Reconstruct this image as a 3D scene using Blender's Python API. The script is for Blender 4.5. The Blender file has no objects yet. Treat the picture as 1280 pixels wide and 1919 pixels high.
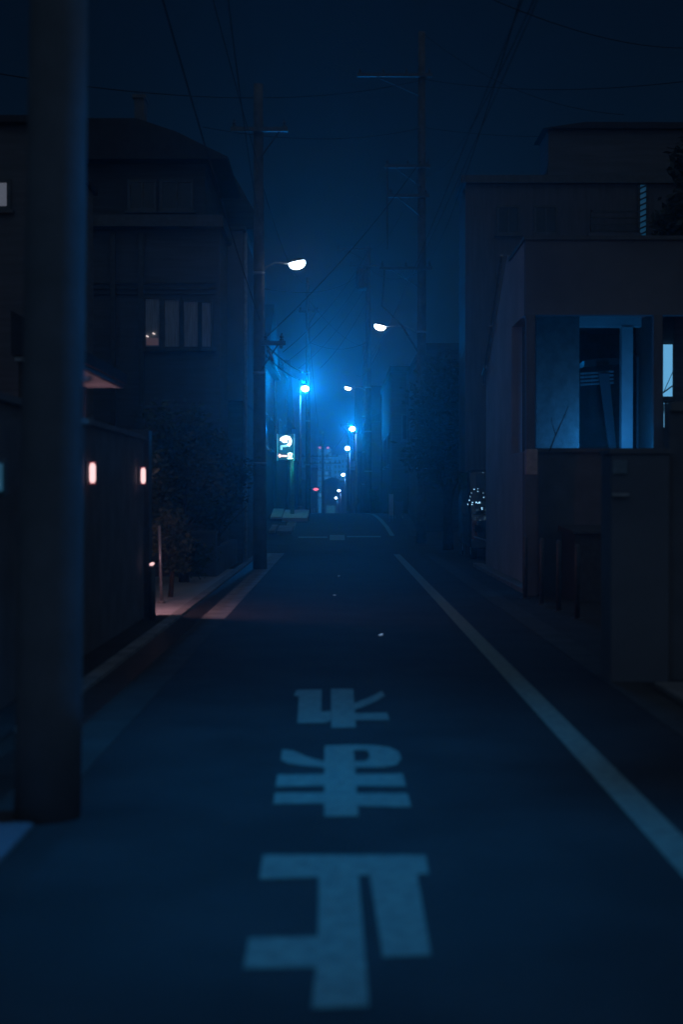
import bpy, math, random
from mathutils import Vector, Matrix
R = math.radians
random.seed(7)
S = bpy.context.scene
C = S.collection

# ------------------------------------------------------------------ camera, world, light, exposure
F = 2665.0                      # focal length in photo pixels
CAMZ = 1.6
cam = bpy.data.cameras.new("camera"); co = bpy.data.objects.new("camera", cam); C.objects.link(co)
cam.sensor_fit = 'VERTICAL'; cam.sensor_height = 36.0; cam.lens = F / 1919 * 36.0
PITCH = math.atan((959.5 - 925) / F); YAW = math.atan((640 - 635) / F)
co.location = (0, 0, CAMZ); co.rotation_euler = (R(90) - PITCH, 0, -YAW)
cam.clip_end = 3000; cam.clip_start = 0.1
cam.dof.use_dof = True; cam.dof.focus_distance = 48; cam.dof.aperture_fstop = 1.2; cam.dof.aperture_blades = 8
S.camera = co
co.rotation_euler.z = -YAW

wd = bpy.data.worlds.new("World"); S.world = wd; wd.use_nodes = True
wn = wd.node_tree.nodes; wl = wd.node_tree.links; wn.clear()
sky = wn.new('ShaderNodeTexSky'); sky.sky_type = 'NISHITA'; sky.sun_disc = False
sky.sun_elevation = R(38); sky.sun_rotation = R(200)
mul = wn.new('ShaderNodeMix'); mul.data_type = 'RGBA'; mul.blend_type = 'MULTIPLY'; mul.inputs[0].default_value = 1
mul.inputs[7].default_value = (0.10, 0.30, 0.52, 1)
bg = wn.new('ShaderNodeBackground'); bg.inputs[1].default_value = 0.0047
wo = wn.new('ShaderNodeOutputWorld')
wl.new(sky.outputs[0], mul.inputs[6]); wl.new(mul.outputs[2], bg.inputs[0]); wl.new(bg.outputs[0], wo.inputs[0])

sl = bpy.data.lights.new("sun", 'SUN'); so = bpy.data.objects.new("sun", sl); C.objects.link(so)
sl.energy = 0.20; sl.angle = R(150); sl.color = (.54, .74, 1.0)
so.rotation_euler = (R(44), 0, R(22))
S.view_settings.view_transform = 'Standard'; S.view_settings.look = 'None'
S.view_settings.exposure = 0; S.view_settings.gamma = 1
cy = S.cycles
cy.use_denoising = True; cy.max_bounces = 5; cy.volume_bounces = 0; cy.diffuse_bounces = 3; cy.glossy_bounces = 3
cy.sample_clamp_indirect = 2.0; cy.caustics_reflective = False; cy.caustics_refractive = False

# ------------------------------------------------------------------ helpers
_cm = Matrix.Translation((0, 0, CAMZ)) @ co.rotation_euler.to_matrix().to_4x4()
def P(x, y, d):
    """point at street distance d whose picture position is photo pixel x, y"""
    v = _cm.to_3x3() @ Vector(((x - 640) / F, (959.5 - y) / F, -1))
    return Vector((v.x * d / v.y, d, CAMZ + v.z * d / v.y))
def G(x, y, z=0.0):
    v = _cm.to_3x3() @ Vector(((x - 640) / F, (959.5 - y) / F, -1))
    t = (z - CAMZ) / v.z
    return Vector((v.x * t, v.y * t, z))
def X(x, d): return P(x, 925, d).x
def Z(y, d): return P(635, y, d).z
def sstep(t):
    t = max(0, min(1, t)); return t * t * (3 - 2 * t)
def GZ(d):                       # height of the ground along the street
    z = 0.82 * sstep((d - 38) / 16)
    if d > 56: z -= 0.032 * (d - 56)
    return max(z, -12.0)
def CX(d):                       # sideways drift of the street beyond the crest
    return -0.011 * max(0, d - 56)

def node_mat(name, col, col2=None, scale=6.0, rough=0.8, bump=0.2, spec=0.3, metal=0.0, coat=0.0, detail=6, stretch=None, bscale=None):
    m = bpy.data.materials.new(name); m.use_nodes = True
    n = m.node_tree.nodes; l = m.node_tree.links; b = n["Principled BSDF"]
    b.inputs["Roughness"].default_value = rough; b.inputs["Metallic"].default_value = metal
    b.inputs["Specular IOR Level"].default_value = spec; b.inputs["Coat Weight"].default_value = coat
    col2 = col2 or tuple(c * 0.7 for c in col)
    tc = n.new('ShaderNodeTexCoord'); mp = n.new('ShaderNodeMapping'); l.new(tc.outputs['Object'], mp.inputs[0])
    if stretch: mp.inputs['Scale'].default_value = stretch
    t = n.new('ShaderNodeTexNoise'); t.inputs['Scale'].default_value = scale; t.inputs['Detail'].default_value = detail
    l.new(mp.outputs[0], t.inputs[0])
    r = n.new('ShaderNodeValToRGB'); r.color_ramp.elements[0].position = .35; r.color_ramp.elements[1].position = .65
    r.color_ramp.elements[0].color = (*col2, 1); r.color_ramp.elements[1].color = (*col, 1)
    l.new(t.outputs[0], r.inputs[0]); l.new(r.outputs[0], b.inputs['Base Color'])
    if bump:
        t2 = n.new('ShaderNodeTexNoise'); t2.inputs['Scale'].default_value = bscale or scale * 8; t2.inputs['Detail'].default_value = 4
        l.new(mp.outputs[0], t2.inputs[0])
        bp = n.new('ShaderNodeBump'); bp.inputs['Strength'].default_value = bump; bp.inputs['Distance'].default_value = 0.01
        l.new(t2.outputs[0], bp.inputs['Height']); l.new(bp.outputs[0], b.inputs['Normal'])
    return m
def emit(name, col, strength, base=(0.6, 0.6, 0.6)):
    m = bpy.data.materials.new(name); m.use_nodes = True
    b = m.node_tree.nodes["Principled BSDF"]
    b.inputs['Base Color'].default_value = (*base, 1); b.inputs['Emission Color'].default_value = (*col, 1)
    b.inputs['Emission Strength'].default_value = strength; b.inputs['Roughness'].default_value = 0.4
    m.cycles.emission_sampling = 'NONE' if strength < 12 else 'AUTO'
    return m
M = {
 'asphalt': node_mat('asphalt', (.044, .041, .043), (.027, .025, .026), 1.3, .78, .9, .35, bscale=70, detail=12),
 'side_asphalt': node_mat('side_asphalt', (.06, .058, .058), (.04, .04, .04), 2.0, .85, .5, bscale=80),
 'ground': node_mat('ground', (.05, .048, .045), None, 1.0, .95, .3),
 'concrete': node_mat('concrete', (.26, .25, .24), (.17, .165, .16), 2.5, .85, .3, bscale=40),
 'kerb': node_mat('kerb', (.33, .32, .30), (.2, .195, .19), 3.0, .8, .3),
 'channel': node_mat('channel', (.05, .05, .05), (.03, .03, .03), 3.0, .35, .2, .6),
 'paint': node_mat('road_paint', (.27, .32, .26), (.19, .225, .19), 16.0, .7, .4, detail=9),
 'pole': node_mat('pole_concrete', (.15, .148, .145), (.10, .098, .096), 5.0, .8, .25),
 'pale_concrete': node_mat('pale_concrete', (.50, .48, .47), (.40, .385, .38), 2.5, .85, .3),  # paler copy of the concrete, brightens the pool of porch light
 'pole_near': node_mat('pole_concrete_ambient', (.155, .185, .225), (.125, .15, .18), 5.0, .8, .25),  # paler bluish copy, missing ambient light put into the colour
 'gutter': node_mat('dark_gutter_concrete', (.075, .073, .07), (.055, .053, .05), 2.5, .85, .3),
 'steel': node_mat('galvanised_steel', (.38, .39, .40), (.26, .27, .28), 12, .45, .1, .5, metal=.6),
 'darksteel': node_mat('dark_steel', (.10, .10, .105), None, 12, .5, .1, .5, metal=.3),
 'cable': node_mat('cable_rubber', (.05, .05, .05), None, 10, .8, 0, .1),
 'plaster': node_mat('white_plaster', (.40, .41, .46), (.31, .32, .37), 1.2, .9, .25, bscale=60),
 'plaster2': node_mat('grey_plaster', (.18, .19, .215), (.13, .135, .155), .9, .9, .25, bscale=50),
 'siding': node_mat('dark_siding', (.145, .148, .165), (.11, .112, .125), 1.0, .8, .2, stretch=(1, 1, 14)),
 'siding_dark': node_mat('darker_siding', (.09, .088, .088), (.06, .06, .06), 1.0, .85, .2, stretch=(1, 1, 14)),  # darker copy of the siding, holds down lamplight on the walls
 'inner_plaster': node_mat('rough_plaster', (.30, .29, .29), (.22, .215, .21), 7, .95, 1.0, bscale=38),
 'siding2': node_mat('brown_siding', (.155, .152, .168), (.115, .112, .125), 1.0, .8, .2, stretch=(10, 10, 1)),
 'block': node_mat('dark_block', (.16, .162, .178), (.12, .122, .135), 3, .9, .3),
 'rooftile': node_mat('roof_tile', (.045, .045, .05), (.03, .03, .035), 6, .7, .4, .3),
 'wood': node_mat('dark_wood', (.10, .07, .055), (.06, .045, .035), 3, .7, .2, stretch=(1, 1, 8)),
 'glass': node_mat('dark_glass', (.03, .035, .04), (.02, .022, .026), 1.5, .12, 0, .6),
 'curtain': node_mat('pale_curtain', (.50, .56, .60), (.30, .34, .37), 8, .8, .2, stretch=(6, 6, .3)),
 'frame': node_mat('window_frame', (.12, .12, .125), None, 10, .5, 0, .4, metal=.3),
 'leaf': node_mat('leaf_green', (.09, .12, .07), (.05, .075, .045), 3, .6, 0, .4),
 'leaf2': node_mat('leaf_dark', (.075, .085, .06), (.045, .055, .04), 3, .6, 0, .4),
 'bark': node_mat('bark', (.09, .07, .055), (.05, .04, .03), 8, .9, .5),
 'car': node_mat('dark_car_paint', (.035, .04, .05), (.03, .035, .045), 2, .25, 0, .5, coat=1.0),
 'tyre': node_mat('tyre_rubber', (.02, .02, .02), None, 10, .9, .1),
 'white_board': node_mat('white_board', (.72, .73, .74), (.6, .61, .62), 3, .6, .1),
 'tile': node_mat('brick_tile', (.16, .13, .12), (.10, .08, .075), 14, .8, .3),
 'lens': emit('lamp_lens', (.75, .9, 1.0), 7.0),
 'lens_far': emit('lamp_lens_bare', (.70, .88, 1.0), 11.0),
 'warm': emit('wall_lamp_glass', (1.0, .60, .60), 1.35),
 'warm_rim': emit('wall_lamp_rim', (1.0, .06, .12), .16),
 'red': emit('red_signal', (1.0, .16, .22), 2.0),
 'beacon': emit('red_beacon', (1.0, .25, .30), 1.3),
 'glint_glow': emit('glint_emission', (.36, .72, 1.0), 1.5),
 'sign_panel': emit('sign_panel', (.0, .20, .36), .26, (.02, .06, .10)),
 'sign_edge': emit('sign_edge', (.01, .36, .60), .35),
 'sign_white': emit('sign_white', (.80, 1.0, 1.0), 3.5),
 'sign_soft': emit('sign_soft', (.30, .80, 1.0), 1.0),
 'sign_pink': emit('sign_pink', (1.0, .52, .46), 1.8),
 'sign_green': emit('sign_green', (.62, 1.0, .85), 3.0),
 'sign_halo': emit('sign_green_back', (.0, .55, .42), .35),
 'win_blue': emit('lit_blue_window', (.13, .42, .72), .95, (.4, .4, .4)),
 'win_blue_dim': emit('dim_blue_window', (.01, .12, .27), .25, (.3, .3, .3)),
 'win_pale': emit('pale_lit_window', (.42, .46, .60), .17, (.3, .3, .3)),
 'tower_glow': emit('tower_facade_glow', (.02, .30, .72), .45, (.3, .3, .3)),  # facade is no lamp, the light on it is put in as emission
 'shutter_glow': emit('glowing_shutter', (.03, .30, .42), .30, (.5, .5, .5)),  # light on the shutter put into its emission
}

OFF = {}
class MB:
    def __init__(s): s.v = []; s.f = []
    def add(s, vs, fs):
        k = len(s.v); s.v += [tuple(v) for v in vs]; s.f += [tuple(i + k for i in f) for f in fs]; return s
    def box(s, x0, x1, y0, y1, z0, z1, bev=0.0):
        if bev <= 0:
            vs = [(x, y, z) for z in (z0, z1) for x, y in ((x0, y0), (x1, y0), (x1, y1), (x0, y1))]
            return s.add(vs, [(3, 2, 1, 0), (4, 5, 6, 7), (0, 1, 5, 4), (1, 2, 6, 5), (2, 3, 7, 6), (3, 0, 4, 7)])
        b = bev
        poly = [(x0+b, y0), (x1-b, y0), (x1, y0+b), (x1, y1-b), (x1-b, y1), (x0+b, y1), (x0, y1-b), (x0, y0+b)]
        cx, cyy = (x0+x1)/2, (y0+y1)/2
        def ins(p): return (cx+(p[0]-cx)*(1-2*b/(x1-x0)), cyy+(p[1]-cyy)*(1-2*b/(y1-y0)))
        rings = [[(*ins(p), z0) for p in poly], [(*p, z0+b) for p in poly], [(*p, z1-b) for p in poly], [(*ins(p), z1) for p in poly]]
        return s.rings(rings)
    def rings(s, rings, cap=True, closed=True):
        n = len(rings[0]); vs = [p for r in rings for p in r]; fs = []
        for i in range(len(rings)-1):
            for j in range(n if closed else n-1):
                k = (j+1) % n
                fs.append((i*n+j, i*n+k, (i+1)*n+k, (i+1)*n+j))
        if cap: fs += [tuple(range(n-1, -1, -1)), tuple((len(rings)-1)*n+j for j in range(n))]
        return s.add(vs, fs)
    def prism(s, poly, axis, a, b):          # polygon in the other two axes, extruded from a to b
        def mk(p, t):
            return {'x': (t, p[0], p[1]), 'y': (p[0], t, p[1]), 'z': (p[0], p[1], t)}[axis]
        return s.rings([[mk(p, a) for p in poly], [mk(p, b) for p in poly]])
    def tube(s, pts, r, n=8, cap=True):
        pts = [Vector(p) for p in pts]; rr = r if isinstance(r, (list, tuple)) else [r]*len(pts)
        rings = []; up = None
        for i, p in enumerate(pts):
            d = (pts[min(i+1, len(pts)-1)] - pts[max(i-1, 0)]).normalized()
            if up is None: up = Vector((0, 0, 1)) if abs(d.z) < .9 else Vector((1, 0, 0))
            a = d.cross(up).normalized(); b = a.cross(d).normalized(); up = b
            rings.append([tuple(p + (a*math.cos(2*math.pi*j/n) + b*math.sin(2*math.pi*j/n))*rr[i]) for j in range(n)])
        return s.rings(rings, cap)
    def ell(s, c, rad, n=14, m=8, z0=-1.0, z1=1.0, tilt=0.0):   # (part of an) ellipsoid
        rings = []
        for i in range(m+1):
            t = z0 + (z1-z0)*i/m; t = max(-.999, min(.999, t)); q = math.sqrt(1-t*t)
            rg = []
            for j in range(n):
                a = 2*math.pi*j/n; x, y, z = rad[0]*q*math.cos(a), rad[1]*q*math.sin(a), rad[2]*t
                rg.append((c[0]+x*math.cos(tilt)-z*math.sin(tilt), c[1]+y, c[2]+x*math.sin(tilt)+z*math.cos(tilt)))
            rings.append(rg)
        return s.rings(rings)
    def build(s, name, mat, parent=None, smooth=False):
        me = bpy.data.meshes.new(name); off = OFF.get(parent.name, Vector()) if parent else Vector()
        me.from_pydata([(v[0]-off.x, v[1]-off.y, v[2]-off.z) for v in s.v], [], s.f); me.update()
        me.materials.append(M[mat] if isinstance(mat, str) else mat)
        if smooth: me.polygons.foreach_set('use_smooth', [True]*len(me.polygons))
        o = bpy.data.objects.new(name, me); C.objects.link(o)
        if parent: o.parent = parent; OFF[o.name] = off
        return o
def tag(o, label=None, cat=None, group=None, kind=None):
    if label: o['label'] = label
    if cat: o['category'] = cat
    if group: o['group'] = group
    if kind: o['kind'] = kind
    return o
def thing(name, loc, label, cat, group=None):
    o = bpy.data.objects.new(name, None); C.objects.link(o); o.location = loc; o.empty_display_size = .3
    OFF[o.name] = Vector(loc); return tag(o, label, cat, group)
def light(name, kind, loc, energy, color, parent=None, aim=None, size=160, blend=1.0, rad=0.08):
    l = bpy.data.lights.new(name, kind); l.energy = energy; l.color = color; l.shadow_soft_size = rad
    o = bpy.data.objects.new(name, l); C.objects.link(o)
    off = OFF.get(parent.name, Vector()) if parent else Vector()
    o.location = Vector(loc) - off
    if parent: o.parent = parent
    if kind == 'SPOT':
        l.spot_size = R(size); l.spot_blend = blend
        o.rotation_euler = Vector(aim or (0, 0, -1)).to_track_quat('-Z', 'Y').to_euler()
    return o

# ------------------------------------------------------------------ setting
def sheet(name, mat, xa, xb, d0, d1, dz, step=2.0, drift=True):
    b = MB(); n = max(1, int(math.ceil((d1-d0)/step))); rows = []
    for i in range(n+1):
        d = d0+(d1-d0)*i/n; c = CX(d) if drift else 0
        rows.append(((xa(d) if callable(xa) else xa)+c, (xb(d) if callable(xb) else xb)+c, d, GZ(d)+dz))
    vs = []; fs = []
    for a, bb, d, z in rows: vs += [(a, d, z), (bb, d, z)]
    for i in range(n): fs.append((2*i, 2*i+1, 2*i+3, 2*i+2))
    b.add(vs, fs)
    return b.build(name, mat)
gnd = MB(); rows = [-30, -10, 0, 10, 20, 30] + [38+i for i in range(0, 19, 2)] + [60, 80, 100, 140, 180, 240, 320, 420, 600, 900]
vs = []; fs = []
for d in rows: vs += [(-160, d, GZ(d)), (160, d, GZ(d))]
for i in range(len(rows)-1): fs.append((2*i, 2*i+1, 2*i+3, 2*i+2))
gnd.add(vs, fs); tag(gnd.build('ground', 'ground'), kind='structure')
road = tag(sheet('road', 'asphalt', -1.45, 2.25, -12, 320, .006), kind='structure')
OFF[road.name] = Vector()
tag(sheet('cross_road', 'side_asphalt', lambda d: -40, lambda d: -1.47, 38.2, 43, .004, drift=False), kind='structure')
tag(sheet('side_road', 'side_asphalt', lambda d: 2.27, lambda d: 40, 38.2, 43, .004, drift=False), kind='structure')
# gutters: pale strip, dark channel, pale kerb on the left; narrow one on the right
def strip(name, mat, x0, x1, d0, d1, h, seg=2.0):
    b = MB(); d = d0
    while d < d1-.01:
        e = min(d+seg, d1); g = .006
        z0, z1 = GZ(d), GZ(e); c0, c1 = CX(d), CX(e)
        rings = [[(x0+c0, d+g, z0-.05), (x1+c0, d+g, z0-.05), (x1+c0, d+g, z0+h), (x0+c0, d+g, z0+h)],
                 [(x0+c1, e-g, z1-.05), (x1+c1, e-g, z1-.05), (x1+c1, e-g, z1+h), (x0+c1, e-g, z1+h)]]
        b.rings(rings); d = e
    return tag(b.build(name, mat), kind='structure')
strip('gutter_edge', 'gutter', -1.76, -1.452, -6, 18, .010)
strip('gutter_edge.004', 'kerb', -1.76, -1.452, 18.005, 38, .010)  # paler run, warm porch light put into the colour
strip('gutter_channel', 'channel', -2.04, -1.765, -6, 38, .007)
strip('kerb', 'kerb', -2.18, -2.045, 9.5, 38, .035, .6)
strip('gutter_edge.001', 'kerb', -1.76, -1.452, 46, 110, .010)
strip('gutter_edge.002', 'gutter', 2.252, 2.55, -6, 37.8, .010)
strip('gutter_edge.003', 'gutter', 2.252, 2.55, 44, 110, .010)
tag(sheet('pavement', 'pale_concrete', -6.5, -2.19, 18.6, 30, .012), kind='structure')
tag(sheet('forecourt', 'side_asphalt', -4.8, -2.19, 3, 18.5, .010), kind='structure')
pv = MB(); pv.box(-3.2, -1.462, 2.0, 6.78, -.02, .03, .008); tag(pv.build('pavement_slab', 'plaster2'), kind='structure')
tag(sheet('shoulder', 'side_asphalt', 2.56, 12, -6, 37.6, .008), kind='structure')
pv = MB(); pv.box(2.6, 6.5, 6.5, 11.7, -.02, .05, .01); tag(pv.build('pavement_slab', 'concrete'), kind='structure')

# painted markings, children of the road
def paint(name, polys, z=.010):
    b = MB()
    for k, poly in enumerate(polys):
        pts = [G(x, y, 0) for x, y in poly]
        b.add([(p.x, p.y, z) for p in pts], [tuple(range(len(pts)))])
    return b.build(name, 'paint', road)
def rounded(poly): return poly
# nearest character, traced stroke by stroke as it lies (upside down to us)
paint('painted_character', [[(492, 1606), (798, 1606), (804, 1642), (782, 1643), (808, 1796), (718, 1799), (693, 1645), (672, 1645),
     (692, 1892), (584, 1896), (591, 1830), (594, 1818), (456, 1821), (466, 1762), (596, 1760), (597, 1648), (486, 1652)]])
paint('painted_character', [[(608, 1400), (662, 1398), (672, 1533), (608, 1534)],
     [(662, 1398), (700, 1399), (730, 1403), (748, 1412), (752, 1425), (744, 1436), (720, 1441), (665.2, 1441), (664.4, 1430), (684, 1429), (692, 1425), (692, 1413), (684, 1409), (662.8, 1409)],
     [(529, 1407), (550, 1410), (578, 1422), (608, 1430), (608, 1441), (570, 1438), (540, 1434), (526, 1427)],
     [(520, 1455), (608, 1454), (608, 1475), (516, 1478)], [(666.1, 1454), (755, 1453), (761, 1477), (667.8, 1476)],
     [(515, 1489), (608, 1489), (608, 1509), (512, 1510), ], [(668.8, 1490), (764, 1490), (771, 1516), (670.6, 1514)]])
paint('painted_character', [[(620, 1293), (662, 1293), (667, 1366), (621, 1367)],
     [(556, 1295), (603, 1294), (602, 1336), (620, 1335), (620, 1352), (612, 1357), (557, 1358), (560, 1307), (550, 1306)],
     [(663.8, 1320), (690, 1310), (716, 1297), (722, 1306), (710, 1314), (690, 1323), (664.7, 1333)],
     [(665.2, 1339), (726, 1338), (730, 1352), (666, 1352)]])
def lane(name, x0, x1, d0, d1, z=.012, dash=None):
    b = MB(); n = max(1, int((d1-d0)/1.0))
    for i in range(n):
        a = d0+(d1-d0)*i/n; e = d0+(d1-d0)*(i+1)/n
        b.add([(x0+CX(a), a, GZ(a)+z), (x1+CX(a), a, GZ(a)+z), (x1+CX(e), e, GZ(e)+z), (x0+CX(e), e, GZ(e)+z)], [(0, 1, 2, 3)])
    return b.build(name, 'paint', road)
lane('edge_line', 1.43, 1.60, -4, 37.2)
b = MB(); prev = None       # the line past the crossing bends in with the kerb
pts = [(1.60, 44.2), (1.52, 47), (1.38, 50), (1.25, 52.5), (1.06, 55), (.8, 57.5)]
for (xa, a), (xb, e) in zip(pts, pts[1:]):
    b.add([(xa, a, GZ(a)+.012), (xa+.14, a, GZ(a)+.012), (xb+.14, e, GZ(e)+.012), (xb, e, GZ(e)+.012)], [(0, 1, 2, 3)])
b.build('edge_line', 'paint', road)
lane('stop_line', -1.25, -.35, 43.6, 44.0); lane('stop_line', -.28, .18, 42.9, 44.5); lane('stop_line', .25, 1.3, 43.8, 44.2)

# kerb ramps lying on the gutter by the crest
for k, (dd, lab) in enumerate(((50.5, 'pale kerb ramp plate beside the parking sign post, farther one'), (45.5, 'small dull kerb ramp plate below the parking sign, nearer one'))):
    t = thing('kerb_ramp', (-1.9, dd, GZ(dd)), lab, 'kerb ramp', 'kerb ramps over the gutter')
    w = .55 if k == 0 else .3
    b = MB(); z = GZ(dd)
    b.prism([(dd-1.6*w/.5, z-.1+.02), (dd+1.0, z+.16), (dd+1.0, z+.30 if k == 0 else z+.2), (dd-1.6*w/.5, z+.05)], 'x', -1.95, -1.95+w*1.6)
    b.build('plate', 'white_board' if k == 0 else 'concrete', t)
    b = MB(); b.prism([(dd-1.5, z-.0), (dd+.9, z+.1), (dd+.9, z+.34 if k == 0 else z+.22), (dd-1.5, z+.08)], 'x', -1.95-w*.75, -1.98)
    b.build('end_piece', 'white_board' if k == 0 else 'concrete', t)

# small studs / litter on the road, glints put in as emission
for (x, y, a, lab) in ((714, 1191, .5, 'tiny shiny metal stud in the dark asphalt close beyond the lettering'),
                       (627, 1116, -.1, 'tiny glinting stud mid road, second from the crossing'), (635, 1080, .2, 'tiny glinting stud mid road, nearest the crossing')):
    p = G(x, y, .006); t = thing('road_stud', p, lab, 'road stud', 'glinting studs in the road')
    b = MB(); w = .024
    b.ell((p.x, p.y, p.z), (w, .02, .009), 12, 4, 0, 1); b.build('body', 'steel', t, True)
    b = MB(); b.tube([(p.x-w*.9, p.y-.03, p.z+.008), (p.x+w*.9, p.y-.03+a*.03, p.z+.012+a*.012)], .004, 6); b.build('glint_bar', emit('stud_glint', (.35, .6, 1.0), .8 if y > 1150 else .28), t)

# ------------------------------------------------------------------ utility poles
def insulator(b, x, y, z, r=.05):
    b.tube([(x, y, z), (x, y, z+.03), (x, y, z+.05), (x, y, z+.07), (x, y, z+.10), (x, y, z+.12), (x, y, z+.16)], [r, r*.9, r*.5, r*.9, r*.8, r*.4, r*.3], 8)
def utility_pole(x, d, top, r, label, arms=(), lean=0.0, extra=None, bolts=False):
    z0 = GZ(d); t = thing('utility_pole', (x, d, z0), label, 'utility pole', 'concrete utility poles along the street')
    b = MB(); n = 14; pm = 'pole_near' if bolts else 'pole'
    b.tube([(x+lean*(i/n), d, z0-.1+(top-z0+.1)*i/n) for i in range(n+1)], [r*(1-.35*i/n) for i in range(n+1)], 20); b.build('shaft', pm, t, True)
    for z in (z0+2.2, z0+4.1, z0+6.2):
        if z < top-1 and not bolts:
            b = MB(); rr = r*(1-.35*(z-z0)/(top-z0))+.012; xx = x+lean*(z-z0)/(top-z0)
            b.tube([(xx, d, z), (xx, d, z+.06)], rr, 20); b.build('band', 'steel', t, True)
    for (z, x0, x1) in arms:
        b = MB(); b.box(x+x0, x+x1, d-r-.10, d-r-.01, z-.045, z+.045); a = b.build('crossarm', 'darksteel', t)
        n = max(2, int((x1-x0)/.45))
        for k in range(n):
            b = MB(); insulator(b, x+x0+.08+(x1-x0-.16)*k/(n-1), d-r-.055, z+.05); b.build('insulator', 'darksteel', a)
        b = MB(); b.tube([(x+(x0 if abs(x0) > abs(x1) else x1)*.7, d-r-.05, z-.04), (x, d-r*.8, z-.6)], .018, 6); b.build('brace', 'darksteel', t)
    if bolts:
        for k, (z, s) in enumerate(((1.95, 1), (2.16, 1), (5.0, 1), (5.5, -1), (6.0, 1), (6.5, -1), (7.0, 1))):
            xx = x+lean*(z-z0)/(top-z0); rr = r*(1-.35*(z-z0)/(top-z0))
            b = MB(); b.tube([(xx+s*rr*.8, d-.02, z), (xx+s*(rr+.035), d-.02, z), (xx+s*(rr+.035), d-.02, z+.02)], .013, 6); b.build('step_bolt', 'steel', t)
    return t
xp = X(86, 7.0)
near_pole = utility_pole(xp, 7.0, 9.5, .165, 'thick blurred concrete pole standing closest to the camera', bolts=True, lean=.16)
pole_signal = utility_pole(X(487, 30), 30, 10.2, .15, 'slim dark utility pole holding the highest street lamp on the window side', arms=((Z(645, 30), .05, .55), (9.2, -.6, .6)), lean=-.03)
# cable gear hanging on that pole
t = pole_signal; zz = Z(655, 30); px_ = X(487, 30)
b = MB(); b.tube([(px_+.18, 29.8, zz), (px_+.30, 29.7, zz-.28)], .03, 8); b.build('insulator_string', 'steel', t, True)
b = MB(); b.tube([(px_+.42, 29.8, Z(640, 30)), (px_+.47, 29.8, Z(655, 30))], .035, 8); b.build('cable_clamp', 'steel', t, True)
big = utility_pole(X(790, 42), 42, Z(60, 42), .16, 'tallest bare utility pole in front of the dark tree, lamp arm near its middle',
     arms=((Z(315, 42), -1.1, .25), (Z(370, 42), -1.0, .2), (Z(505, 42), -1.25, .3), (Z(145, 42), -1.9, .3)))
bx = X(790, 42)
b = MB(); b.tube([(bx-1.02, 41.8, Z(315, 42)), (bx-1.02, 41.8, Z(470, 42))], .03, 8); b.build('riser_bar', 'darksteel', big)
b = MB(); b.tube([(bx-1.1, 41.8, Z(505, 42)), (bx-1.18, 41.8, Z(575, 42)), (bx-.6, 41.9, Z(610, 42)), (bx-.1, 41.95, Z(660, 42))], .028, 8); b.build('conduit', 'darksteel', big)
p2 = utility_pole(X(690, 68), 68, Z(462, 68), .17, 'distant utility pole carrying a round transformer can',
     arms=((Z(468, 68), -1.5, .15), (Z(500, 68), -.9, .6)))
q = X(690, 68)
b = MB(); zt = Z(545, 68); b.tube([(q-.30, 67.7, zt), (q-.30, 67.7, zt+.1), (q-.30, 67.7, zt+.85), (q-.30, 67.7, zt+.98)], [.25, .30, .30, .18], 18); tr = b.build('transformer', 'darksteel', p2, True)
for dx in (-.4, -.2):
    b = MB(); insulator(b, q+dx, 67.7, zt+.98); b.build('bushing', 'darksteel', tr)
utility_pole(X(577, 62), 62, Z(520, 62), .12, 'pale concrete pole just beyond the parking sign', arms=((Z(585, 62), -.4, .5),))
utility_pole(X(605, 150), 150, Z(812, 150), .17, 'thin far utility pole in front of the tower block', arms=((Z(855, 150), -2.2, 1.6), (Z(868, 150), -2.0, 1.9)))
utility_pole(X(683, 84), 84, Z(640, 84), .15, 'far utility pole close behind the tall street lamp with a glow')
utility_pole(X(653, 118), 118, Z(790, 118), .15, 'small far utility pole between the receding lamps', arms=((Z(800, 118), -.7, .5),))

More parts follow.
